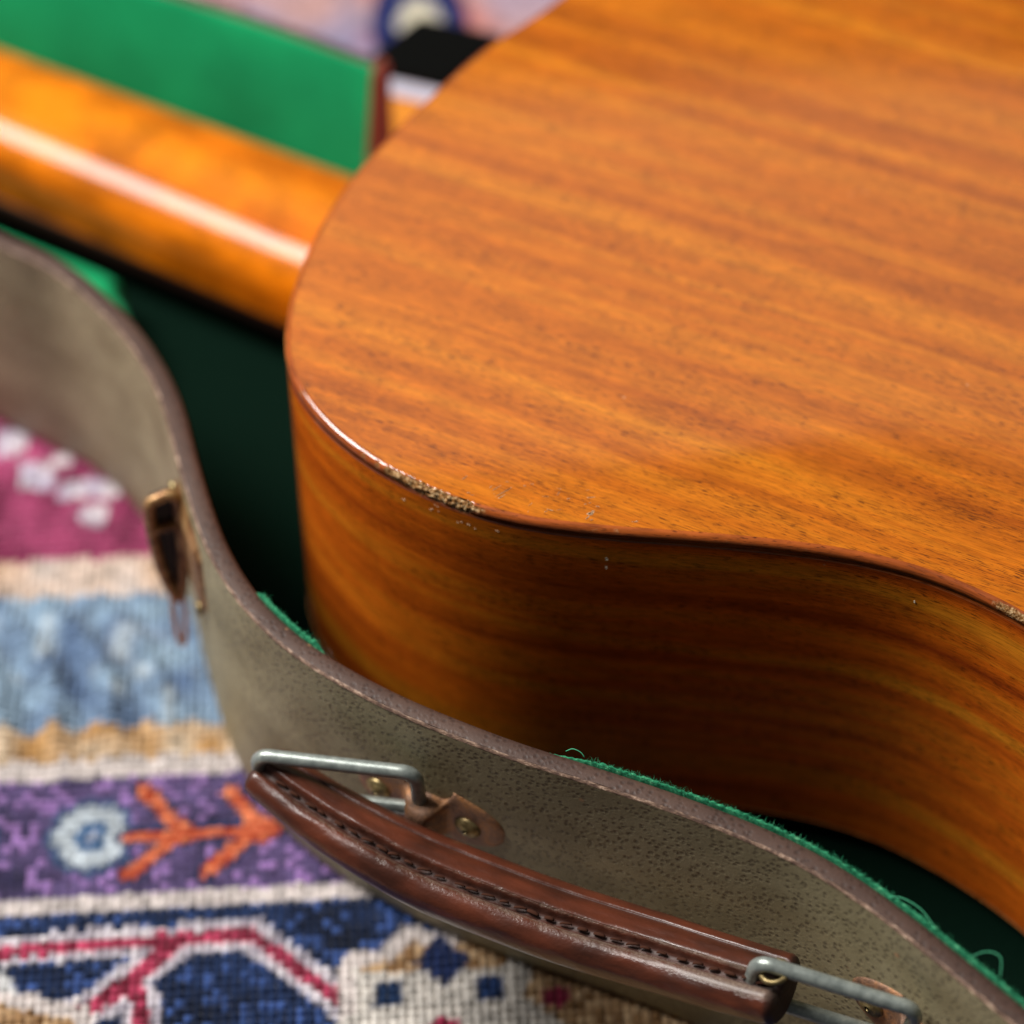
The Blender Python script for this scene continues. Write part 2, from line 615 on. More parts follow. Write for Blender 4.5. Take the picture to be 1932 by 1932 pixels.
    for k0 in (-1, 0, 1, 2):
        ox = 150.0 * k0
        med = [(a + ox, b) for a, b in ((-45, -75), (-44, -46), (-34, -44), (-29, -38.5), (-20, -41), (-10, -38.5), (-4, -44), (18, -50), (40, -56), (44, -75), (44, -150), (-50, -150))]
        ins = inside(med)
        paint(ins, lerp(srgb(170, 128, 84), srgb(208, 178, 140), rnd))
        line(med + med[:1], 4.2, white)
        st = inside([(-21 + (a + 21) * 1.18 + ox, -66 + (b + 66) * 1.12) for a, b in ((-21, -44), (-14.5, -52), (-2, -50), (-3.5, -60), (6, -68), (-4, -76), (-3, -88), (-21, -84), (-39, -88), (-38, -76), (-48, -68), (-38.5, -60), (-40, -50), (-27, -52))])
        paint(st, srgb(230, 224, 216))
        paint(abs(U + 20.6 - ox) * 1.05 + abs(V + 47) < 7.6, srgb(38, 54, 100))
        paint(np.maximum(abs(U + 34.5 - ox), abs(V + 55.4)) < 3.7, srgb(34, 58, 96))
        paint(np.maximum(abs(U + 8.7 - ox), abs(V + 56.0)) < 3.7, srgb(40, 66, 116))
        paint(np.hypot(U + 21 - ox, V + 67.5) < 4.6, srgb(186, 60, 96))
        paint(np.hypot(U - 7 - ox, V + 59) < 3.2, srgb(150, 46, 76))
    C *= (0.56 + 0.40 * rnd)[:, None]
    return np.clip(C, 0, 0.95)


def wrinkle(U, V):
    """low creases that cross the blue band of the rug"""
    t = (U + 0.42 * (V - 50)) / 15.0 + 0.25 * np.sin(V * 0.09)
    prof = np.abs((t % 1.0) - 0.5) * 2
    amp = 5.5 * np.exp(-((V - 50) / 26.0) ** 2)
    free = np.clip((-75.0 - 0.28 * V - U) / 12.0, 0, 1)     # the case presses the rug flat
    return amp * (1 - prof) ** 1.3 * free


def make_rug():
    x0, x1, y0, y1 = -370, 270, -180, 580
    nx, ny = int((x1 - x0) / PITCH_KNOT), int((y1 - y0) / PITCH_KNOT)
    I, J = np.meshgrid(np.arange(nx), np.arange(ny), indexing='ij')
    I, J = I.ravel(), J.ravel()
    U = x0 + (I + 0.5) * PITCH_KNOT
    V = y0 + (J + 0.5) * PITCH_KNOT
    N = len(U)
    h = 2.2 + rng.normal(0, 0.22, N)
    zw = wrinkle(U, V)
    half = PITCH_KNOT / 2
    sx = np.array([-1, 1, 1, -1])
    sy = np.array([-1, -1, 1, 1])
    rk = rng.random(N)
    ju, jv = rng.normal(0, 0.18, (2, N))
    colr = np.stack([rug_colours(U + ju + sx[k] * half * 0.7, V + jv + sy[k] * half * 0.7, rk) for k in range(4)], 1)
    P = np.zeros((N, 12, 3))
    jit = rng.normal(0, 0.12, (N, 2))
    for k in range(4):
        P[:, k] = np.stack([U + sx[k] * half, V + sy[k] * half, 1.0 + wrinkle(U + sx[k] * half, V + sy[k] * half)], 1)
        P[:, 4 + k] = np.stack([U + sx[k] * half * 0.86 + jit[:, 0], V + sy[k] * half * 0.82 + jit[:, 1], h * 0.62 + zw], 1)
        P[:, 8 + k] = np.stack([U + sx[k] * half * 0.48 + jit[:, 0], V + sy[k] * half * 0.46 + jit[:, 1], h + zw], 1)
    ca, sa = math.cos(RUG_A), math.sin(RUG_A)
    X = P[..., 0] * ca - P[..., 1] * sa
    Y = P[..., 0] * sa + P[..., 1] * ca
    P[..., 0], P[..., 1] = X, Y
    P *= MM
    q = [(8, 9, 10, 11)] + [(k, (k + 1) % 4, 4 + (k + 1) % 4, 4 + k) for k in range(4)] + [(4 + k, 4 + (k + 1) % 4, 8 + (k + 1) % 4, 8 + k) for k in range(4)]
    q = np.array(q)
    F = (q[None] + (np.arange(N) * 12)[:, None, None]).reshape(-1, 4)
    me = bpy.data.meshes.new('rug')
    me.vertices.add(N * 12)
    me.vertices.foreach_set('co', P.reshape(-1).astype(np.float32))
    me.loops.add(F.size)
    me.loops.foreach_set('vertex_index', F.ravel().astype(np.int32))
    me.polygons.add(len(F))
    me.polygons.foreach_set('loop_start', np.arange(0, F.size, 4, dtype=np.int32))
    me.update(calc_edges=True)
    me.polygons.foreach_set('use_smooth', [True] * len(F))
    a = me.attributes.new('yarn', 'FLOAT_COLOR', 'POINT')
    c4 = np.ones((N, 12, 4), dtype=np.float32)
    c4[..., :3] = np.tile(colr, (1, 3, 1))
    a.data.foreach_set('color', c4.ravel())
    k = M('rug_yarn')
    at = k.attr('yarn').outputs['Color']
    nz = k.noise(k.obj(1600), 2.0, 0.7)
    k.p(Base_Color=k.mix(0.6, at, k.ramp(nz, [(0.3, 0.75), (0.7, 1.2)]), 'MULTIPLY'), Roughness=0.95, Specular_IOR_Level=0.1, Sheen_Weight=0.15)
    me.materials.append(k.m)
    o = link(bpy.data.objects.new('rug', me))
    o['label'] = 'woven rug with navy, purple, blue and maroon bands under the guitar case'
    o['category'] = 'rug'
    return o


make_rug()

# ---------------------------------------------------------------- guitar case
case = empty('guitar_case', (0.0, -0.05, 0.003), 'worn olive leatherette guitar case with green plush lining, open, guitar inside', 'guitar case')
CO = rel(case)
WALL = np.array([(-330, 238, 80), (-230, 181, 80), (-170, 148, 80.5), (-140.6, 129.5, 81), (-125.2, 120.0, 81), (-110.2, 102.8, 82), (-99.6, 86.5, 84), (-90.0, 65.0, 86.6),
                 (-83.8, 43.2, 88), (-78.4, 25.6, 88), (-73.0, 11.3, 88), (-65.1, -3.0, 88), (-58.1, -11.9, 88), (-48.0, -21.8, 88), (-29.5, -34.4, 88), (-13.3, -42.9, 88),
                 (0.8, -49.4, 88), (18.1, -56.2, 88), (35.5, -63.4, 88), (51.1, -70.9, 88), (62.2, -77.3, 88), (71.1, -84.1, 88), (79.0, -91.2, 88), (86.3, -98.6, 88), (93.4, -106.2, 88),
                 (102.2, -115.6, 88), (122, -138, 88), (150, -165, 88), (200, -198, 88), (262, -210, 88), (330, -198, 88)], float)
NEAR = catmull(WALL, 1.0)
NEAR = smooth_curve(NEAR, 5.0)
NEAR_S = arclen(NEAR[:, :2])
NT, NN = normals2d(NEAR[:, :2])      # right-hand normal points outward (towards the camera side)


def wall_at(s, o, z):
    """point at arc length s (mm) on the near wall, o mm outward, z mm up"""
    x = np.interp(s, NEAR_S, NEAR[:, 0])
    y = np.interp(s, NEAR_S, NEAR[:, 1])
    nx = np.interp(s, NEAR_S, NN[:, 0])
    ny = np.interp(s, NEAR_S, NN[:, 1])
    return np.stack([x + nx * o, y + ny * o, np.broadcast_to(z, np.shape(x))], -1)


def s_of(x, y):
    return NEAR_S[np.argmin((NEAR[:, 0] - x) ** 2 + (NEAR[:, 1] - y) ** 2)]


def strip_on(curve, prof, name, mat, parent, jitter=None, nrm=None):
    """sweep a profile [(outward, z relative to rim)] along a plan curve (x,y,zrim) in mm; z given as ('b', v) is absolute"""
    T, Nn = normals2d(curve[:, :2])
    S = arclen(curve[:, :2])
    n, m = len(curve), len(prof)
    V = np.zeros((n, m, 3))
    UVc = np.zeros((n, m, 2))
    plen = 0.0
    last = None
    for j, (o, z) in enumerate(prof):
        zz = np.full(n, z[1]) if isinstance(z, tuple) else curve[:, 2] + z
        oo = np.full(n, float(o))
        if jitter is not None:
            oo = oo + jitter[:, j]
        V[:, j, 0] = curve[:, 0] + Nn[:, 0] * oo
        V[:, j, 1] = curve[:, 1] + Nn[:, 1] * oo
        V[:, j, 2] = zz
        cur = (o, float(np.mean(zz)))
        if last is not None:
            plen += math.hypot(cur[0] - last[0], cur[1] - last[1])
        last = cur
        UVc[:, j, 0] = S * MM
        UVc[:, j, 1] = plen * MM
    V = V.reshape(-1, 3) * MM - CO
    return mesh_obj(name, V, grid_faces(n, m), mat, parent, UVc.reshape(-1, 2))


def wobble(n, m, amp, sc, seed):
    J = np.zeros((n, m))
    for i in range(n):
        for j in range(m):
            J[i, j] = amp * mnoise.noise(Vector((i * sc, j * 3.1 + seed, seed * 1.7)))
    return J


nw = len(NEAR)
# outer skin, worn corner, binding, inner lining
outer = [(-2.0, ('b', 3.0)), (-0.6, ('b', 3.6)), (0.0, ('b', 6.0))] + [(0.0 + 0.5 * math.sin(math.pi * t), -82 + 81.0 * t) for t in np.linspace(0.06, 1, 14)]
outer = [(-2.0, ('b', 3.05)), (-0.5, ('b', 3.6)), (0.2, ('b', 6.0)), (0.5, ('b', 14.0)), (0.6, ('b', 30.0)), (0.6, ('b', 46.0)), (0.5, ('b', 62.0)), (0.3, -14.0), (0.1, -6.0), (0.0, -0.8)]
strip_on(NEAR, outer, 'side_wall', mat_wall, case, wobble(nw, len(outer), 0.25, 0.05, 2))
wj = wobble(nw, 3, 0.35, 0.33, 5)
strip_on(NEAR, [(0.0, -0.8), (-0.15, -0.35), (-0.6, -0.02)], 'worn_edge', mat_worn, case, wj * np.array([0.15, 0.6, 0.8]))
strip_on(NEAR, [(-0.6, -0.03), (-2.0, 0.12), (-3.6, 0.06), (-4.7, -0.25), (-5.2, -0.9), (-5.3, -2.4)], 'rim_binding', mat_rim, case)
strip_on(NEAR, [(-5.3, -2.3), (-5.9, -2.8), (-6.0, -30), (-6.0, ('b', 20.0)), (-6.5, ('b', 8.0)), (-9.0, ('b', 5.0))], 'plush_lining', mat_plush_shade, case)

# far side wall of the neck channel, ending in a bound edge
FAR = np.array([(-330, 366, 76.5), (-230, 312, 76.5), (-160, 275, 76.5), (-104.1, 248.2, 76.5), (-75.4, 233.6, 76.5), (-58.6, 223.9, 76.5), (-41.4, 214.0, 76.5)], float)
FARC = smooth_curve(catmull(FAR, 2.0), 3.0)
strip_on(FARC, [(-1.2, -0.1), (-0.4, -0.9), (0.2, -2.4), (5.0, -30), (6.0, -45), (6.4, -60), (6.6, ('b', 5.0))], 'plush_lining', mat_plush, case)
strip_on(FARC, [(-6.2, ('b', 4.0)), (-6.0, -2.0), (-5.2, -0.4), (-3.5, 0.1), (-2.0, 0.1), (-1.2, -0.1)], 'rim_binding', mat_rim, case)
strip_on(FARC, [(-6.25, ('b', 3.1)), (-6.25, -30), (-6.22, -3.0)][::-1], 'side_wall', mat_wall, case)
tf = FARC[-1] - FARC[-4]
tf /= np.linalg.norm(tf)
nf = np.array([tf[1], -tf[0], 0])
ends = []
for o, z in [(7.0, 5), (5.6, 46.5), (0.8, 74.8), (-0.8, 77.0), (-5.4, 77.0), (-6.8, 75.5), (-6.8, 5)]:
    for a in (-0.6, 1.2):
        ends.append((FARC[-1] * [1, 1, 0] + nf * o + tf * a + np.array([0, 0, z])) * MM - CO)
F = [(2 * i, (2 * i + 2) % 14, (2 * i + 3) % 14, 2 * i + 1) for i in range(7)] + [tuple(range(1, 14, 2)), tuple(range(12, -1, -2))]
k = simple('end_binding', lin(128, 62, 40), 0.55)
mesh_obj('end_binding', ends, F, k, case, smooth=False)

# floor lining, a sheet following the shell
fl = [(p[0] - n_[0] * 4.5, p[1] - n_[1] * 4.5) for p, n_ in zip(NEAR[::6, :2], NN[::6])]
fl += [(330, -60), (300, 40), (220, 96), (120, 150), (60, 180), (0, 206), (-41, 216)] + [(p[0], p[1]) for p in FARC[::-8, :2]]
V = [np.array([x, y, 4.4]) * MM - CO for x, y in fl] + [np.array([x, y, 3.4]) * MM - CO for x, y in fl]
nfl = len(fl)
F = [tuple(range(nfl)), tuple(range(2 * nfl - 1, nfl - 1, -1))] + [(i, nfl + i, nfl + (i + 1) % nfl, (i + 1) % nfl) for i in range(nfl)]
mesh_obj('floor_lining', V, F, mat_plush_shade, case, smooth=False)

# padded neck rest: two raised cushions, one each side of the neck
for rest, ztop in (([(-122, 178), (-116, 166), (-112, 148), (-113, 132), (-118, 126), (-126, 130), (-140, 139), (-170, 156), (-230, 189), (-330, 248), (-330, 300), (-230, 243), (-170, 210), (-124, 184)], 23.0),):
    rp = catmull(rest, 4.0, closed=True)
    rc = rp.mean(0)
    V, nr = [], len(rp)
    T_, N_ = normals2d(rp, closed=True)
    ar = 0.5 * np.sum(rp[:, 0] * np.roll(rp[:, 1], -1) - np.roll(rp[:, 0], -1) * rp[:, 1])
    N_ = N_ if ar > 0 else -N_
    for ins, z in ((0, 4.6), (0, ztop - 6), (0.8, ztop - 2.6), (2.4, ztop - 0.7), (5.0, ztop)):
        for p, n_ in zip(rp, N_):
            q = p - n_ * ins
            V.append(np.array([q[0], q[1], z]) * MM - CO)
    F = []
    for j in range(4):
        for i in range(nr):
            F.append((j * nr + i, j * nr + (i + 1) % nr, (j + 1) * nr + (i + 1) % nr, (j + 1) * nr + i))
    F.append(tuple(range(4 * nr, 5 * nr)))
    mesh_obj('neck_rest', V, F, mat_plush, case)


# frayed felt edge along the inner rim
def fibre_strip(name, s0, s1, count, zlift, wide):
    V, F = [], []
    sv = np.arange(s0, s1, 0.35)
    S0 = len(sv)
    prof = [(-5.25, -1.6), (-5.5, 0.15), (-6.1, 0.55), (-6.9, 0.15), (-7.2, -1.4), (-7.0, -4.0)]
    for i, s in enumerate(sv):
        fade = min(1.0, (i / S0) * 8, (1 - i / S0) * 8)
        br = 0.5 + 0.5 * math.sin(s * 3.4 + 1.3 * mnoise.noise(Vector((s * 0.4, 0, 0))))
        for j, (o, z) in enumerate(prof):
            a = 0.55 * mnoise.noise(Vector((s * 1.1, j * 0.9, 4))) + 0.30 * br
            oo = -5.25 + (o + 5.25) * wide * fade - 0.25 * a
            zz = (z + a * 0.9 + zlift) * fade - 2.0 * (1 - fade)
            p = wall_at(s, oo, 0)
            V.append(np.array([p[0], p[1], np.interp(s, NEAR_S, NEAR[:, 2]) + zz]))
    F += grid_faces(S0, len(prof))
    for _ in range(count):
        s = random.uniform(s0 + (s1 - s0) * 0.1, s1 - 3)
        o = -5.3 - random.random() * 1.7 * wide
        p = wall_at(s, o, 0)
        base = np.array([p[0], p[1], np.interp(s, NEAR_S, NEAR[:, 2]) + 0.2 + zlift])
        L = random.uniform(0.5, 1.5)
        d = np.array([random.gauss(0, 0.8), random.gauss(0.25, 0.8), random.uniform(0.2, 1.0)])
        d /= np.linalg.norm(d)
        b = np.array([random.gauss(0, 0.5), random.gauss(0, 0.5), random.gauss(-0.3, 0.4)])
        w = np.array([random.gauss(0, 1), random.gauss(0, 1), random.gauss(0, 1)])
        w = w / np.linalg.norm(w) * 0.045
        i0 = len(V)
        m = base + d * L * 0.55
        e = base + d * L + b * L * 0.4
        V += [base - w, base + w, m + w, m - w, e]
        F += [(i0, i0 + 1, i0 + 2, i0 + 3), (i0 + 3, i0 + 2, i0 + 4)]
    V = [v * MM - CO for v in V]
    o = mesh_obj(name, V, F, mat_felt, case)
    o['kind'] = 'stuff'
    return o


fibre_strip('felt_fringe', s_of(4, -47), s_of(112, -127), 2200, -0.15, 0.5)
fibre_strip('felt_fringe', s_of(-66, -2), s_of(-46, -23), 250, -0.2, 0.6)
k = simple('green_thread', lin(70, 176, 130), 0.7)
for s, pts in ((s_of(77, -89), [(0, -5, 0), (2.5, -6.2, 1.0), (7, -6.6, 1.3), (12, -5.8, 0.0)]),
               (s_of(91.5, -104), [(0, -5.2, 0), (2.0, -8.5, 1.2), (5.2, -9.0, 2.2), (7.6, -6.6, 0.0)]),
               (s_of(10, -53), [(0, -6, 0.2), (1.5, -6.4, 1.3), (3.4, -6.4, 0.9), (4.5, -6, 0.0)])):
    path = []
    for ds, o, z in pts:
        p = wall_at(s + ds, o, 88.3 + z)
        path.append(p)
    path = catmull(np.array(path), 0.4)
    V, F = tube(path, 0.10, 6)
    mesh_obj('loose_thread', np.array(V) * MM - CO, F, k, case)

# ---- carrying handle
HS0, HS1 = s_of(-58, -12) - 1.0, s_of(62, -77)
handle_c = np.array([(-60.0, -36.0, 67.5), (-48, -45.5, 65.5), (-33.4, -55.0, 64.2), (-20, -62, 62.2), (-6, -68, 61.4), (6, -73, 60.8), (19, -78, 60.8), (31, -83, 62.2), (44, -90, 65.8), (57.5, -97.5, 70.5)])
HC = smooth_curve(catmull(handle_c, 1.0), 4.0)
HT = np.gradient(HC, axis=0)
HT /= np.linalg.norm(HT, axis=1)[:, None]
HNN = np.stack([HT[:, 1], -HT[:, 0], np.zeros(len(HT))], 1)
HNN /= np.linalg.norm(HNN, axis=1)[:, None]
HUP = np.cross(HNN, HT)
HUP *= np.sign(HUP[:, 2:3])
hs = np.linspace(0, 1, len(HC))
# (outward, up, wear, darken)
HPROF = [(-13.5, -6.0, 0, .6), (-13.2, -3.0, 0, .2), (-11.5, -1.2, 0, 0), (-9.6, -0.35, .1, 0), (-9.1, -0.75, 0, .8), (-8.6, -0.1, .1, .2), (-6.4, 1.3, 0, 0), (-4.2, 1.75, .05, 0), (-3.0, 1.95, .2, 0), (-2.1, 1.8, .7, 0),
         (-1.7, 0.9, .3, .2), (-1.2, -0.5, .1, .8), (-0.2, -0.9, .2, .9), (0.8, -0.8, .6, .5), (1.4, 0.2, .9, 0), (2.4, 0.75, .68, 0), (4.2, 0.3, .42, 0), (5.9, -1.2, .1, 0), (6.9, -3.6, .0, 0),
         (6.8, -6.4, 0, 0), (5.8, -8.6, 0, 0), (4.6, -9.6, .2, .6), (4.0, -9.9, 0, .8), (3.0, -11.0, 0, .3), (-1, -11.6, 0, .4), (-7, -10.6, 0, .6), (-12.0, -8.2, 0, .7)]
HP = np.array(HPROF)
HPs = catmull(HP, 0.55, closed=True)


def handle_scale(t):
    a = 0.70 + 0.30 * min(1.0, (t / 0.38)) ** 0.75
    b = 1.0 - 0.10 * max(0.0, (t - 0.62) / 0.38) ** 1.5
    return a * b * 0.95


hs_ = [handle_scale(t) for t in hs]
V, UVh, WE, GR = [], [], [], []
HL = arclen(HC)
perim = arclen(HPs[:, :2])
inset = lambda t: 1.0
for i in range(len(HC)):
    t = hs[i]
    sc = hs_[i]
    endround = 1.0
    dl = min(HL[i], HL[-1] - HL[i])
    if dl < 2.0:
        endround = 0.72 + 0.28 * math.sqrt(max(0, 1 - (1 - dl / 2.0) ** 2))
    for j, (o, z, w, g) in enumerate(HPs):
        oo, zz = o * sc, z * sc
        oo, zz = oo * endround, -5 + (zz + 5) * endround
        if -2.0 < o < 1.2 and z > -2:
            zz -= 0.35 * (0.5 + 0.5 * math.cos(HL[i] * 2 * math.pi / 4.0))
        nz = 0.16 * mnoise.noise(Vector((HL[i] * 0.16, perim[j] * 0.35, 3.0)))
        V.append((HC[i] + HNN[i] * (oo + nz) + HUP[i] * (zz + nz)) * MM - CO)
        UVh.append((HL[i] * MM, perim[j] * MM))
        WE.append(w * (0.75 + 0.5 * t) + (0.25 * max(0, t - 0.8) * 5 if o > -2 and z > -9 else 0))
        GR.append(min(1, g + (0.8 if dl < 1.2 else 0)))
m_ = len(HPs)
F = grid_faces(len(HC), m_, closed_v=True)
F.append(tuple(range(m_)))
F.append(tuple(reversed(range((len(HC) - 1) * m_, len(HC) * m_))))
handle = mesh_obj('handle', V, F, mat_leather, case, UVh, attrs={'wear': WE, 'darken': GR})
handle['label'] = 'scuffed red-brown leather carrying handle'
# stitches in the groove
sv, sf = [], []
nst = 10
for i in range(nst):
    a = math.pi * (i / (nst - 1))
    x = -1.45 * math.cos(a)
    hgt = 0.55 * math.sin(a)
    for k2 in range(6):
        b = 2 * math.pi * k2 / 6
        r = 0.42 * (0.45 + 0.55 * math.sin(a))
        sv.append((x * MM, r * math.cos(b) * MM, (hgt + r * 0.7 * math.sin(b)) * MM))
st_me = bpy.data.meshes.new('stitch')
st_me.from_pydata(sv, [], grid_faces(nst, 6, closed_v=True) + [tuple(range(6)), tuple(reversed(range((nst - 1) * 6, nst * 6)))])
st_me.polygons.foreach_set('use_smooth', [True] * len(st_me.polygons))
st_me.materials.append(mat_stitch)
from mathutils import Matrix
L = 8.0
while L < HL[-1] - 4:
    i = int(np.argmin(abs(HL - L)))
    o = bpy.data.objects.new('stitch', st_me)
    link(o, handle)
    sc = hs_[i]
    p = (HC[i] + HNN[i] * (-0.35 * sc) + HUP[i] * (-0.32 * sc)) * MM - CO
    yaw = random.gauss(0.14, 0.10)
    tx = Vector(HT[i])
    up = Vector(HUP[i])
    sd_ = up.cross(tx)
    R3 = Matrix((tx, sd_, up)).transposed() @ Matrix.Rotation(yaw, 3, 'Z')
    kx = random.uniform(0.75, 1.15)
    o.matrix_local = Matrix.Translation(Vector(p)) @ R3.to_4x4() @ Matrix.Diagonal((kx, random.uniform(0.8, 1.3), random.uniform(0.6, 1.2), 1.0))
    L += 4.0 + random.gauss(0, 0.22)


# wire rings joining handle and plates
def ring(A, Bq, depth, r, name):
    A, Bq = np.array(A, float), np.array(Bq, float)
    d = Bq - A
    Ln = np.linalg.norm(d)
    d /= Ln
    dn = np.array([0, 0, -1.0]) - d * (-d[2])
    dn /= np.linalg.norm(dn)
    rad = 3.2
    pts = []
    for cx, cy, a0 in ((Ln - rad, rad, -90), (Ln - rad, depth - rad, 0), (rad, depth - rad, 90), (rad, rad, 180)):
        for a in np.linspace(a0, a0 + 90, 8):
            pts.append(A + d * (cx + rad * math.cos(math.radians(a))) + dn * (cy + rad * math.sin(math.radians(a))))
    path = resample(np.array(pts), 0.8, closed=True)
    V, F = tube(path, r, 14, closed=True)
    return mesh_obj(name, np.array(V) * MM - CO, F, mat_wire, case)


ring((-59.5, -35.6, 71.0), (-22.2, -42.3, 73.0), 14.0, 1.75, 'handle_ring')
ring((53.0, -93.2, 74.6), (86.8, -103.5, 71.5), 14.0, 1.75, 'handle_ring')


# mounting plates with a raised loop and two rivets
def handle_plate(sc_, zc):
    na, nb = 61, 17
    V, UVp = [], []
    for i in range(na):
        a = -1 + 2 * i / (na - 1)
        s = a * 20.0
        hw = 10.2 * (1 - abs(a) ** 4.0) ** 0.5 * (0.90 + 0.10 * math.cos(a * math.pi)) + 0.05
        lp = 6.4 * math.exp(-(s / 4.6) ** 4)
        if abs(s) < 6.5:
            hw = min(hw, 5.6 + 2.4 * max(0, (abs(s) - 4.2)) / 2.3)
        for j in range(nb):
            b = -1 + 2 * j / (nb - 1)
            edge = (1 - abs(b) ** 8) * (1 - abs(a) ** 12)
            o = 0.35 + 1.1 * edge + lp * (1.0 - 0.08 * b * b)
            V.append(wall_at(sc_ + s, o, zc + b * hw) * MM - CO)
            UVp.append((s * MM, b * hw * MM))
    F = grid_faces(na, nb)
    nfr = len(V)
    for i in range(na):
        for j in (0, nb - 1):
            v = np.array(V[i * nb + j])
            p = wall_at(sc_ + (-1 + 2 * i / (na - 1)) * 20.0, -0.5, 0) * MM
            V.append(np.array([p[0], p[1], 0]) - CO * [1, 1, 0] + np.array([0, 0, v[2]]))
            UVp.append((0, 0))
    for i in range(na - 1):
        F.append((i * nb, nfr + 2 * i, nfr + 2 * i + 2, (i + 1) * nb))
        F.append((i * nb + nb - 1, (i + 1) * nb + nb - 1, nfr + 2 * i + 3, nfr + 2 * i + 1))
    pl = mesh_obj('handle_plate', V, F, mat_plate, case, UVp)
    for ds in (-13.4, 10.6):
        c0 = wall_at(sc_ + ds, 1.3, zc - 0.6)
        c1 = wall_at(sc_ + ds, 2.3, zc - 0.6)
        ax = c1 - c0
        t_ = np.array([-ax[1], ax[0], 0])
        up = np.array([0, 0, 1.0])
        rv = []
        for kk, (r, h) in enumerate(((3.4, -0.3), (3.4, 0.4), (2.9, 1.0), (1.9, 1.5), (0.7, 1.7))):
            for q in range(18):
                an = 2 * math.pi * q / 18
                rv.append((c0 + ax * h + t_ * r * math.cos(an) + up * r * math.sin(an)) * MM - CO)
        ff = grid_faces(5, 18, closed_v=True) + [tuple(range(72, 90))]
        mesh_obj('rivet', rv, ff, mat_brass, pl)
    return pl


handle_plate(s_of(-19.0, -40.0), 57.0)
handle_plate(s_of(89.5, -101.8), 58.0)
# eyelets where the rings pass through the handle ends
for cpos, i in ((np.array((56.8, -94.6, 72.6)), len(HC) - 3),):
    e1, e2 = HT[i], HNN[i]
    path = np.array([cpos + 3.0 * (math.cos(a) * e1 + math.sin(a) * e2) for a in np.linspace(0, 2 * math.pi, 24, endpoint=False)])
    V, F = tube(path, 0.7, 8, closed=True)
    mesh_obj('eyelet', np.array(V) * MM - CO, F, mat_brass, handle)

# ---- latch on the concave part of the wall
s_l = s_of(-80.5, 33)
pv = []
nb = 9
for i in range(25):
    a = -1 + 2 * i / 24
    hw = 15.0 * (1 - 0.35 * abs(a) ** 4)
    for j in range(nb):
        b = -1 + 2 * j / (nb - 1)
        edge = (1 - abs(b) ** 10) * (1 - abs(a) ** 14)
        pv.append(wall_at(s_l + a * 15, 0.2 + 1.8 * edge, 66 + b * hw) * MM - CO)
latch = mesh_obj('latch_plate', pv, grid_faces(25, nb), mat_latch, case)


for ds, zz in ((-11, 77), (11, 55)):
    c0 = wall_at(s_l + ds, 1.9, zz)
    ax = wall_at(s_l + ds, 2.9, zz) - c0
    t_ = np.array([-ax[1], ax[0], 0])
    up = np.array([0, 0, 1.0])
    rv = []
    for r, h in ((2.2, -0.3), (2.1, 0.4), (1.3, 0.95), (0.4, 1.1)):
        for q in range(14):
            an = 2 * math.pi * q / 14
            rv.append((c0 + ax * h + t_ * r * math.cos(an) + up * r * math.sin(an)) * MM - CO)
    mesh_obj('rivet', rv, grid_faces(4, 14, closed_v=True) + [tuple(range(42, 56))], mat_brass, latch)


def swept_ring(sc_, zc, hw, hh, o0, o1, name, mat, thick, parent, n=40, pw=2.6):
    pts = []
    for a in np.linspace(0, 2 * math.pi, n, endpoint=False):
        ca, sa = math.cos(a), math.sin(a)
        x = hw * math.copysign(abs(ca) ** (2 / pw), ca)
        z = hh * math.copysign(abs(sa) ** (2 / pw), sa)
        o = o0 + (o1 - o0) * (0.5 - 0.5 * z / hh)
        pts.append(wall_at(sc_ + x, o, zc + z))
    V, F = tube(np.array(pts), thick, 10, closed=True)
    return mesh_obj(name, np.array(V) * MM - CO, F, mat, parent)


def hasp_pt(o, z, ds=0.0):
    return wall_at(s_h + ds, o, z)


s_h = s_of(-83.4, 41.0)
mat_copper = simple('copper_wire', lin(196, 140, 100), 0.45, 0.5)
fr = [(2.0, 80.5), (6.8, 80.8), (8.8, 78.5), (9.2, 68.0), (8.2, 54.0), (5.8, 43.0), (4.2, 44.0), (2.6, 55.0), (1.9, 68.0)]
frp = catmull(np.array(fr), 0.8, closed=True)
V, F = tube(np.array([hasp_pt(o, z, 3.0) for o, z in frp]), 1.5, 10, closed=True)
hasp = mesh_obj('hasp_frame', np.array(V) * MM - CO, F, mat_latch, case)
V = [hasp_pt(o, z, d) * MM - CO for d in (2.6, 0.5) for o, z in frp]
nq = len(frp)
F = [tuple(range(nq)), tuple(range(2 * nq - 1, nq - 1, -1))] + [(i, nq + i, nq + (i + 1) % nq, (i + 1) % nq) for i in range(nq)]
mesh_obj('hasp_body', V, F, mat_dark, hasp, smooth=False)
V, F = tube(np.array([hasp_pt(o, 70.5, 3.3) for o in np.linspace(1.8, 9.2, 6)]), 1.3, 10)
mesh_obj('cross_bar', np.array(V) * MM - CO, F, mat_latch, hasp)
lp_ = catmull(np.array([(4.4, 45.0), (4.2, 36.0), (5.0, 28.0), (6.0, 24.0), (6.9, 28.0), (7.2, 36.0), (6.6, 46.0)]), 0.8)
V, F = tube(np.array([hasp_pt(o, z, 4.0) for o, z in lp_]), 0.7, 8)
mesh_obj('wire_loop', np.array(V) * MM - CO, F, mat_copper, case)

# ---------------------------------------------------------------- guitar
guitar = empty('acoustic_guitar', (0.03, 0.06, 0.012), 'glossy amber mahogany acoustic guitar lying face down in the green-lined case', 'guitar')
GO = rel(guitar)
ZT = 116.0
GA = math.radians(-29.8)
J0 = np.array([-10.0, 170.0])
gu, gv = np.array([math.cos(GA), math.sin(GA)]), np.array([math.sin(GA), -math.cos(GA)])


def G(u, v):
    return J0 + gu * u + gv * v


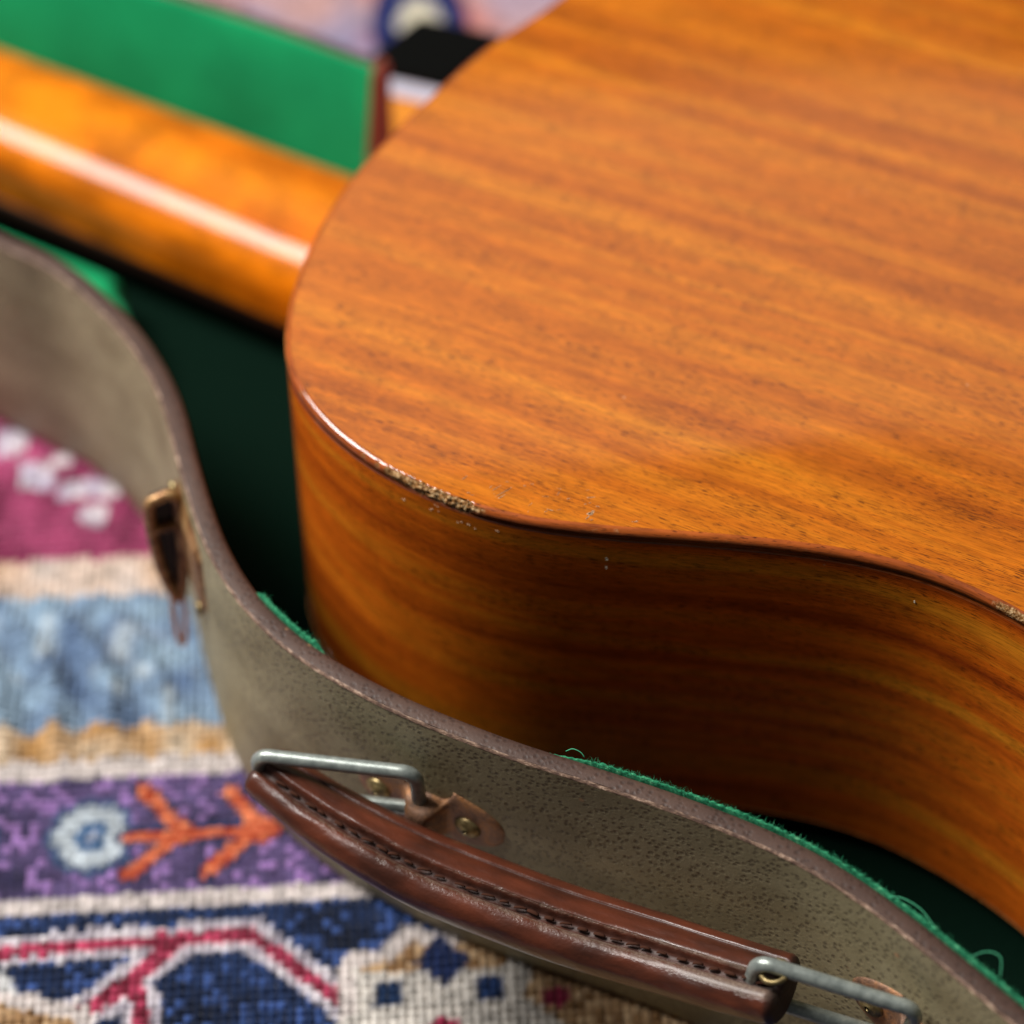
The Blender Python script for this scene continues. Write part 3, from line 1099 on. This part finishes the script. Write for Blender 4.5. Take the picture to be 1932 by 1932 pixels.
traced = [(8.0, 189.5), (-6.8, 174.2), (-19.2, 156.6), (-36.0, 129.8), (-44.9, 111.6), (-51.0, 93.7), (-54.8, 75.9), (-56.0, 60.6), (-54.7, 48.2), (-51.2, 38.8), (-43.6, 27.2), (-32.9, 16.2), (-20.9, 7.6), (-10.3, 1.9),
          (4.1, -2.9), (22.2, -5.7), (40.2, -7.4), (58.0, -9.5), (74.5, -12.4), (87.3, -16.2), (98.6, -21.5), (112.8, -31.3)]
rest_uv = [(230, 120), (265, 138), (310, 165), (365, 184), (425, 172), (468, 118), (487, 50), (489, 0), (485, -55), (465, -118), (420, -172), (362, -184), (305, -164), (255, -134), (205, -116), (160, -118), (115, -138), (80, -145), (46, -132), (24, -98), (12, -60)]
ctrl = np.array(traced + [tuple(G(u, v)) for u, v in rest_uv])
OUT = catmull(ctrl, 1.0, closed=True)
OUT = smooth_curve(OUT, 5.0, closed=True)
# refine where the edge is chipped
fine = []
for i in range(len(OUT)):
    a, b = OUT[i], OUT[(i + 1) % len(OUT)]
    near = -34 < a[0] < 2 and -6 < a[1] < 24
    kk = 5 if near else 1
    for q in range(kk):
        fine.append(a + (b - a) * q / kk)
OUT = np.array(fine)
NO = len(OUT)
GT, GN = normals2d(OUT, closed=True)
area = 0.5 * np.sum(OUT[:, 0] * np.roll(OUT[:, 1], -1) - np.roll(OUT[:, 0], -1) * OUT[:, 1])
if area < 0:
    GN = -GN
GN = smooth_curve(GN, 3.0, closed=True)
GN /= np.linalg.norm(GN, axis=1)[:, None]
GS = np.r_[0, np.cumsum(np.linalg.norm(np.diff(OUT, axis=0), axis=1))]
REDGE = 1.6
cen = G(215, 0)
GRAIN = math.radians(-26.0)
cg, sg = math.cos(GRAIN), math.sin(GRAIN)


def guv(p):
    return ((p[0] * cg + p[1] * sg) * MM, (-p[0] * sg + p[1] * cg) * MM)


# back plate
inset_ring = OUT - GN * REDGE
V, UVb = [], []
rings = [1.0, 0.985, 0.96, 0.92, 0.86, 0.78, 0.68, 0.56, 0.44, 0.32, 0.2, 0.1]
for kr in rings:
    for p in inset_ring:
        q = cen + (p - cen) * kr
        V.append(np.array([q[0], q[1], ZT + 2.4 * (1 - kr ** 2.2)]) * MM - GO)
        UVb.append(guv(q))
V.append(np.array([cen[0], cen[1], ZT + 2.4]) * MM - GO)
UVb.append(guv(cen))
F = []
flip = area < 0
for r in range(len(rings) - 1):
    for i in range(NO):
        a, b = r * NO + i, r * NO + (i + 1) % NO
        f = (a, b, b + NO, a + NO)
        F.append(f if not flip else f[::-1])
r = len(rings) - 1
for i in range(NO):
    f = (r * NO + i, r * NO + (i + 1) % NO, len(rings) * NO)
    F.append(f if not flip else f[::-1])
mesh_obj('back', V, F, mat_back, guitar, UVb)

# rounded, chipped edge
prof = [(REDGE - REDGE * math.sin(a), REDGE * math.cos(a) - REDGE) for a in np.linspace(0, math.pi / 2, 9)]
prof += [(0.03, -2.2), (0.24, -2.6), (0.28, -3.2), (0.10, -3.7)]
V, UVe, RAW = [], [], []
for i in range(NO):
    x, y = OUT[i]
    t = (x + 18.5) / 12.5
    chip = math.exp(-(t) ** 4) if y < 30 and x < 4 else 0.0
    tail = math.exp(-((x - 12) / 26.0) ** 2) * 0.22 if y < 15 else 0.0
    for j, (ins, z) in enumerate(prof):
        n1 = mnoise.noise(Vector((x * 0.9, y * 0.9, j * 0.42)))
        n2 = mnoise.noise(Vector((x * 0.35, y * 0.35, j * 0.15 + 9)))
        n3 = mnoise.noise(Vector((x * 0.5, y * 0.5, 3.3)))
        across = math.exp(-((j - 5.4) / 4.2) ** 2)
        rawv = max(0.0, min(1.0, (chip * across * 1.25 + 0.45 * n3 - 0.32) * 4))
        if chip < 0.04:
            rawv = max(0.0, min(1.0, (tail * across * 1.2 + 0.5 * n2 - 0.42) * 4)) if tail > 0.02 else 0.0
        if x > 100 and -50 < y < -18:
            worn2 = math.exp(-((x - 112) / 7.0) ** 4)
            rawv = max(0.0, min(1.0, (worn2 * across + 0.5 * n3 - 0.45) * 4))
        if chip < 0.3 and rawv == 0.0 and y < 40 and x < 95:
            n4 = mnoise.noise(Vector((x * 0.8, y * 0.8, 7.7)))
            rawv = max(0.0, min(1.0, (n4 * across - 0.42) * 5)) * 0.8
        d = rawv * (0.45 + 0.75 * n1 * chip + 0.3 * n2) if rawv > 0 else 0.0
        wob = 0.05 * mnoise.noise(Vector((x * 0.25, y * 0.25, j * 0.5)))
        p = OUT[i] - GN[i] * (ins + max(0, d) * 0.8 + wob)
        V.append(np.array([p[0], p[1], ZT + z - max(0, d) * 0.5]) * MM - GO)
        UVe.append((GS[i] * MM, z * MM))
        RAW.append(rawv)
nf = grid_faces(NO, len(prof), closed_u=True, flip=(area > 0))
mesh_obj('edge_moulding', V, nf, mat_edge, guitar, UVe, attrs={'raw': RAW})


def zbot(p):
    u = (p - J0) @ gu
    return float(np.interp(u, [-20, 20, 200, 500], [21.0, 20.0, 10.0, 9.0]))


# side ribs
V, UVs = [], []
rows = 10
for i in range(NO):
    zb = zbot(OUT[i])
    for j in range(rows):
        t = j / (rows - 1)
        z = (ZT - 3.7) * (1 - t) + zb * t
        V.append(np.array([OUT[i, 0] - GN[i, 0] * 0.12, OUT[i, 1] - GN[i, 1] * 0.12, z]) * MM - GO)
        UVs.append((GS[i] * MM, (z + 0.02 * GS[i]) * MM))
mesh_obj('side', V, grid_faces(NO, rows, closed_u=True, flip=(area > 0)), mat_side, guitar, UVs)
# soundboard underneath
V, UVt = [], []
for kr in (1.0, 0.5):
    for p in OUT:
        q = cen + (p - cen) * kr - (GN[0] * 0)
        V.append(np.array([q[0], q[1], zbot(q) + 0.05]) * MM - GO)
        UVt.append(guv(q))
V.append(np.array([cen[0], cen[1], zbot(cen)]) * MM - GO)
UVt.append(guv(cen))
F = []
for i in range(NO):
    a, b = i, (i + 1) % NO
    f = (a, a + NO, b + NO, b)
    g = (a + NO, 2 * NO, b + NO)
    F += [f, g] if not flip else [f[::-1], g[::-1]]
mesh_obj('soundboard', V, F, mat_top, guitar, UVt)

# neck: half-round shaft along the guitar axis, widening to a heel at the body
N0, N1 = np.array([-61.0, 187.7]), np.array([-165.5, 247.5])
nd = (N1 - N0) / np.linalg.norm(N1 - N0)
nn = np.array([nd[1], -nd[0]])
if nn[1] < 0:
    nn = -nn
V, UVn = [], []
stations = list(np.linspace(-62, 0, 16)) + list(np.linspace(6, 330, 40))
seg = 40
for s in stations:
    w = 27.0 - 6.4 * min(1.2, max(0, s) / 120.0 * 0.5) if s > 0 else 27.0
    w = float(np.interp(s, [-62, 0, 120, 330], [27.6, 27.0, 23.8, 21.5]))
    th = 24.0
    hl = 0.0
    if s < -14:
        hl = 66.0 * ((-14 - s) / 48.0) ** 2.2     # heel sweeping up to the back
        w = w - 6.0 * ((-14 - s) / 48.0)
    p = N0 + nd * s
    for j in range(seg + 1):
        a = math.pi * j / seg
        x = -w * math.copysign(abs(math.cos(a)) ** 0.64, math.cos(a))
        z = 22.2 + (th + hl) * max(0.0, math.sin(a)) ** 0.66
        q = p + nn * x
        V.append(np.array([q[0], q[1], z]) * MM - GO)
        UVn.append((s * MM, (j / seg) * 0.075))
mesh_obj('neck', V, grid_faces(len(stations), seg + 1, flip=True), mat_neck, guitar, UVn)
V = []
for s in (-60, 330):
    w = 27.4 if s < 0 else 21.6
    p = N0 + nd * s
    for x, z in ((-w, 22.3), (-w, 17.2), (-w + 1, 16.4), (w - 1, 16.4), (w, 17.2), (w, 22.3)):
        q = p + nn * x
        V.append(np.array([q[0], q[1], z]) * MM - GO)
F = [(i, (i + 1) % 6, 6 + (i + 1) % 6, 6 + i) for i in range(6)] + [tuple(range(6)), tuple(range(11, 5, -1))]
mesh_obj('fretboard', V, F, mat_fret, guitar, smooth=False)


# flecks and scratches on the lacquer
def fleck(center, ax, ay, nrm, rx, ry, h, mat, name):
    V, n = [], 9
    for (kk, hh) in ((1.0, 0.0), (0.7, h)):
        for i in range(n):
            a = 2 * math.pi * i / n
            r = kk * (1 + 0.25 * math.sin(3 * a + rx * 7))
            V.append((center + ax * rx * r * math.cos(a) + ay * ry * r * math.sin(a) + nrm * hh) * MM - GO)
    F = grid_faces(2, n, closed_v=True) + [tuple(range(n, 2 * n))]
    return mesh_obj(name, V, F, mat, guitar)


X, Y, Z = np.eye(3)


def back_z(x, y):
    d = np.array([x, y]) - cen
    r = inset_ring - cen
    i = int(np.argmax((r @ d) / (np.linalg.norm(r, axis=1) * np.linalg.norm(d))))
    kk = min(1.0, np.linalg.norm(d) / np.linalg.norm(r[i]))
    return ZT + 2.4 * (1 - kk ** 2.2)


for (x, y, rx, ry, an) in ((-1.6, 6.2, 2.6, .14, 38), (-3.6, 7.2, 1.3, .10, 38), (18.0, -0.6, 0.9, .45, 25), (13.0, 3.8, .35, .2, 10)):
    a = math.radians(an)
    fleck(np.array([x, y, back_z(x, y) + 0.05]), np.array([math.cos(a), math.sin(a), 0]), np.array([-math.sin(a), math.cos(a), 0]), Z, rx, ry, 0.03, mat_scuff, 'scratch')
rr_ = random.Random(5)
for _ in range(26):
    x = rr_.gauss(2, 13)
    i = int(np.argmin(np.hypot(OUT[:, 0] - x, OUT[:, 1] - (-2 if x > 0 else 6))))
    q = OUT[i] - GN[i] * (2.2 + abs(rr_.gauss(0, 4.5)))
    a = rr_.uniform(-0.3, 1.1)
    rx = abs(rr_.gauss(0.25, 0.3)) + 0.12
    fleck(np.array([q[0], q[1], back_z(q[0], q[1]) + 0.04]), np.array([math.cos(a), math.sin(a), 0]), np.array([-math.sin(a), math.cos(a), 0]), Z, rx, rr_.uniform(0.07, 0.16), 0.03, mat_scuff, 'scratch')
for _ in range(12):
    x = rr_.gauss(-12, 9)
    i = int(np.argmin(np.hypot(OUT[:, 0] - x, OUT[:, 1] - 2)))
    nr3 = np.array([GN[i, 0], GN[i, 1], 0])
    fleck(np.array([OUT[i, 0], OUT[i, 1], ZT - 4.2 - abs(rr_.gauss(0, 1.6))]) + nr3 * -0.1, np.array([GT[i, 0], GT[i, 1], 0]), Z, nr3, rr_.uniform(0.2, 0.6), rr_.uniform(0.1, 0.3), 0.05, mat_scuff, 'lacquer_chip')
for x, zz, r in ((22.0, 106.0, .45), (21.3, 103.0, .4), (92.0, 105.5, .3)):
    i = int(np.argmin(np.hypot(OUT[:, 0] - x, OUT[:, 1] + (6 if x < 50 else 17))))
    nr3 = np.array([GN[i, 0], GN[i, 1], 0])
    fleck(np.array([OUT[i, 0], OUT[i, 1], zz]) + nr3 * -0.08, np.array([GT[i, 0], GT[i, 1], 0]), Z, nr3, r * 0.8, r * 1.2, 0.15, mat_fleck, 'paint_fleck')

# ---------------------------------------------------------------- small box beyond the case
box = empty('small_box', (-0.026, 0.262, 0.004), 'small box with black top, white band and orange side beyond the case', 'box')
BO = rel(box)


def prism(poly, z0, z1, mat, name, bev=0.6):
    n = len(poly)
    P = np.array(poly, float)
    cc = P.mean(0)
    V = []
    for kx, z in ((1 - bev / 40, z0), (1, z0 + bev), (1, z1 - bev), (1 - bev / 40, z1)):
        for p in P:
            q = cc + (p - cc) * kx
            V.append(np.array([q[0], q[1], z]) * MM - BO)
    F = [(r * n + i, r * n + (i + 1) % n, (r + 1) * n + (i + 1) % n, (r + 1) * n + i) for r in range(3) for i in range(n)]
    F += [tuple(range(3 * n, 4 * n)), tuple(range(n - 1, -1, -1))]
    return mesh_obj(name, V, F, mat, box, smooth=False)


foot = [(-46.0, 253.0), (-20.0, 244.0), (-4.0, 266.0), (-30.0, 275.0)]


def wedge(z0, z1, lean0, lean1, mat, name, grow_):
    # four-sided block whose front face slopes: lean = how far the front edge comes forward at that height
    V = []
    cc = np.mean(foot, 0)
    fd = np.array([-0.33, -0.94])
    for z, ln in ((z0, lean0), (z1, lean1)):
        for i, p in enumerate(foot):
            q = cc + (np.array(p) - cc) * grow_ + (fd * ln if i < 2 else np.zeros(2))
            V.append(np.array([q[0], q[1], z]) * MM - BO)
    F = [(i, (i + 1) % 4, 4 + (i + 1) % 4, 4 + i) for i in range(4)] + [(4, 5, 6, 7), (3, 2, 1, 0)]
    return mesh_obj(name, V, F, mat, box, smooth=False)


wedge(4.0, 43.0, 28.0, 5.0, simple('orange_card', lin(238, 156, 48), 0.6), 'carton', 1.0)
wedge(43.05, 47.5, 5.4, 2.6, simple('white_card', lin(206, 212, 232), 0.6), 'band', 1.02)
wedge(47.55, 50.0, 2.8, 0.0, simple('black_card', lin(8, 9, 8), 0.9, Specular_IOR_Level=0.05), 'lid', 1.03)
